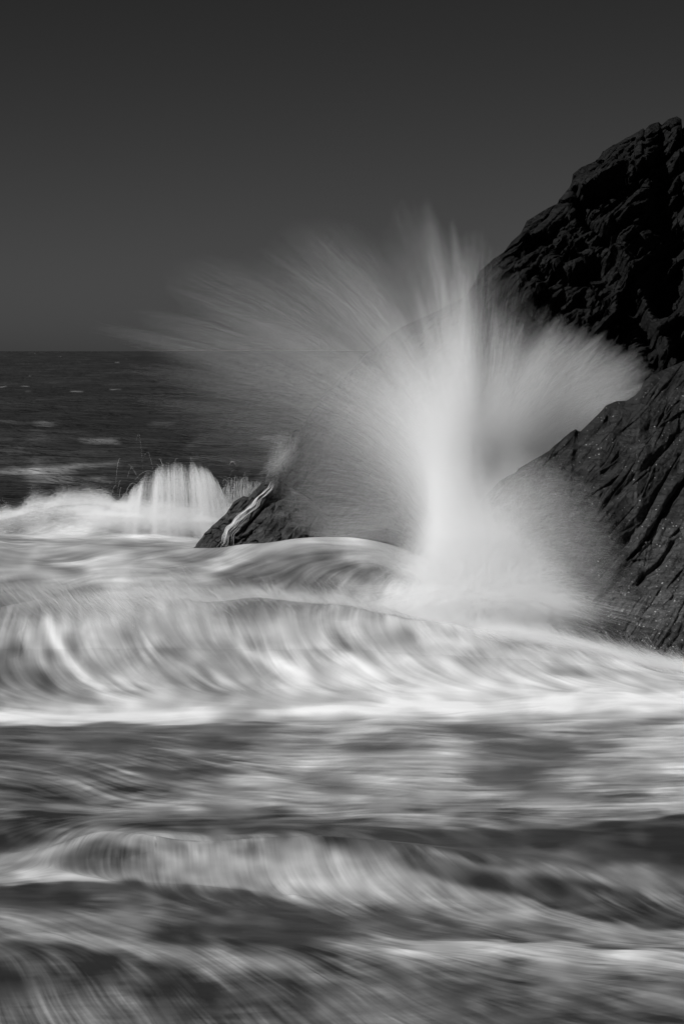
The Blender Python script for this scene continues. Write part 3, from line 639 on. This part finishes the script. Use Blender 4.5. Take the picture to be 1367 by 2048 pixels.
# the smaller dome-shaped splash to the left of the tidal rock
ARC_FADE = .5
def arcs(name, N_, xr, base, topf, d, rad, parent=None, seed=0, fall=.5, lean=0, seg_=(.15, .5), K=7, dens=None):
    g = np.random.default_rng(seed + 300)
    s = g.random(N_)
    if dens is not None:
        ss = np.linspace(0, 1, 1500); c = np.cumsum(np.interp(ss, np.linspace(0, 1, len(dens)), dens) * np.exp(1.5 * perlin(ss * 9, .4, seed=3) + 1.0 * perlin(ss * 30, .4, seed=4))); s = np.interp(s, c / c[-1], ss)
    x = xr[0] + (xr[1] - xr[0]) * s
    tx = np.interp(x, [p[0] for p in topf], [p[1] for p in topf]); tx = base - (base - tx) * (1 - np.abs(g.normal(size=N_)) * .24 + .12 * perlin(x / 16, 3.3, seed=seed) + .05)
    t0 = g.random(N_) * (1.0); L_ = g.uniform(*seg_, N_)
    tt = np.clip(t0[:, None] + L_[:, None] * np.linspace(0, 1, K)[None], 0, 1.25)
    cx = (xr[0] + xr[1]) / 2; out_ = (x - cx) / (xr[1] - cx)
    h = 1 - (1 - tt) ** 2                     # falls from the top, spreading outward
    yy = tx[:, None] + (base - tx)[:, None] * (tt ** 1.8)
    xx = x[:, None] + out_[:, None] * fall * 40 * tt + lean * tt
    dd = d + g.normal(size=N_)[:, None] * .5
    P = at(xx, yy, dd + 0 * tt)
    r = SF * rad * g.lognormal(0, .3, N_)[:, None] * np.sin(np.pi * np.linspace(.04, .96, K))[None] * (1 - ARC_FADE * np.clip(tt, 0, 1))
    return strands(name, P, r, M_SPRAY, parent)
e2 = bpy.data.objects.new('small_splash', None); C.objects.link(e2); e2.location = (0, 0, 0)
tag(e2, 'smaller dome shaped splash falling in curtains to the left of the pointed rock', 'sea spray', kind='thing')
arcs('spray_dome', 60000, (205, 462), 1062, [(215, 1025), (250, 990), (290, 955), (320, 936), (350, 926), (385, 930), (410, 940), (430, 960), (445, 990)], 60.5, .0015, e2, 1, fall=.9, dens=[.05, .35, .7, 1, 1.2, 1.1, 1.2, .9, .45, .05])
arcs('spray_dome', 2000, (440, 520), 1040, [(440, 985), (460, 958), (485, 950), (520, 965)], 62, .0045, e2, 2, fall=.2)
def jets(name, N_, spots, d, rad, parent, seed):
    g = np.random.default_rng(seed + 500); P = []; Rr = []; t = np.linspace(0, 1, 10)
    for x0, y0, dx, hh, n_ in spots:
        for _ in range(max(1, n_ // 5)):
            a = g.normal() * .4; h_ = hh * g.lognormal(-.35, .45); w_ = dx * g.lognormal(-.2, .6) * g.choice([1, 1, -1])
            ta = g.uniform(0, .45); tb = min(1, ta + g.uniform(.25, .8)); q = ta + (tb - ta) * t
            xs = x0 + g.normal() * 14 + w_ * q + g.normal() * 1.5 * q * q; ys = y0 + g.uniform(-2, 14) - h_ * (1 - (2 * q - 1)**2)
            P.append(at(xs, ys, np.full(10, d) + a)); Rr.append(rad * .16 * np.sin(np.pi * np.linspace(.05, .95, 10)) * g.lognormal(0, .4))
    return strands(name, np.array(P), np.array(Rr), M_SPRAY, parent)
jets('spray_jets', 1, [(290, 965, 40, 60, 30), (310, 955, 34, 55, 25), (270, 980, 40, 50, 25), (345, 945, 12, 38, 14), (360, 945, 5, 40, 12), (372, 945, 20, 26, 16), (392, 945, 8, 30, 12), (250, 995, 30, 40, 25), (225, 1010, 24, 30, 20), (415, 955, 26, 30, 18), (460, 975, 26, 35, 30), (485, 970, 26, 35, 30)], 60.2, .006, e2, 1)

# loose threads on the crests
e3 = bpy.data.objects.new('crest_spray', None); C.objects.link(e3)
tag(e3, 'loose threads of spray leaping off the farther surf crest at the left edge', 'sea spray', kind='thing')
jets('spray_jets', 1, [(145, 1010, 14, 26, 30), (160, 1008, 16, 30, 30), (130, 1014, 16, 20, 20), (175, 1012, 16, 24, 20), (50, 1026, 3, 34, 5), (60, 1025, 3, 26, 5), (75, 1022, 5, 20, 4), (205, 1012, 16, 20, 20)], 61, .006, e3, 2)

# churned, torn foam standing over the crests: short threads thrown every way
def churn(name, N_, line, up, down, d0, d1, ln_, rad, parent, seed, lean=0.0, dj=.2, clump=1.0, turn=1.2, cvs=1.2):
    g = np.random.default_rng(seed + 700)
    xs = np.array([p[0] for p in line], float); ys = np.array([p[1] for p in line], float)
    ss = np.linspace(xs[0], xs[-1], 3000); c = np.cumsum(np.exp(clump * 1.6 * perlin(ss / 45, .4, seed=seed) + clump * perlin(ss / 14, .9, seed=seed)))
    x = np.interp(g.random(N_), c / c[-1], ss) + g.normal(size=N_) * (ss[-1] - ss[0]) * .06; hgt = 1 + .9 * perlin(x / 30, .2, seed=seed + 3)
    q = g.normal(size=N_) * .5; y = np.interp(x, xs, ys) - np.where(q > 0, q * up * hgt, q * down)
    t = np.linspace(-.5, .5, 7)[None]; L_ = g.uniform(.4, 1.4, (N_, 1)) * ln_
    a = R(90) * 0 + lean + g.normal(size=(N_, 1)) * turn * .5 + .75 * turn * perlin(x / 40, y / 25, seed=seed + 5)[:, None]
    cv = g.normal(size=(N_, 1)) * cvs
    aa = a + cv * t; P = at(x[:, None] + np.cos(aa) * L_ * t, y[:, None] + np.sin(aa) * L_ * t, np.interp(x, [xs[0], xs[-1]], [d0, d1])[:, None] + g.normal(size=(N_, 1)) * dj)
    return strands(name, P, rad * g.lognormal(0, .4, (N_, 1)) * np.sin(np.pi * np.linspace(.04, .96, 7))[None], M_SPRAY, parent)
bw = bpy.data.objects['breaking_wave']; sc_ = bpy.data.objects['surf_crest']
LIP = [(60, 1196), (230, 1206), (320, 1190), (420, 1208), (510, 1192), (600, 1206), (684, 1212), (800, 1236), (950, 1258), (1100, 1278), (1200, 1302), (1300, 1328), (1367, 1342), (1430, 1350)]
churn('crest_mist', 40000, LIP, 24, 34, 42.1, 43.8, 64, .00016, bw, 1, lean=R(46), dj=.15, turn=.25, cvs=.4)
churn('crest_mist', 14000, [(980, 1266), (1100, 1280), (1200, 1302), (1300, 1328), (1367, 1340), (1430, 1346)], 16, 12, 42.8, 43.9, 70, .00024, bw, 2, lean=R(26), dj=.15, turn=.2, cvs=.4)
churn('foam_spray', 80000, [(-40, 1042), (0, 1040), (60, 1024), (130, 1008), (190, 1008), (250, 1020), (350, 1028), (450, 1045)], 22, 44, 60.4, 61, 16, .00025, sc_, 3, dj=.3, clump=.35)
churn('foam_spray', 36000, [(190, 1030), (300, 1036), (450, 1044)], 14, 26, 60.2, 60.6, 14, .0003, sc_, 4, dj=.3, clump=.4)
churn('spray_tip', 600, [(525, 945), (595, 890)], 34, 30, 56, 56.5, 50, .00018, toe, 7, lean=R(-70), dj=.2, turn=.3)
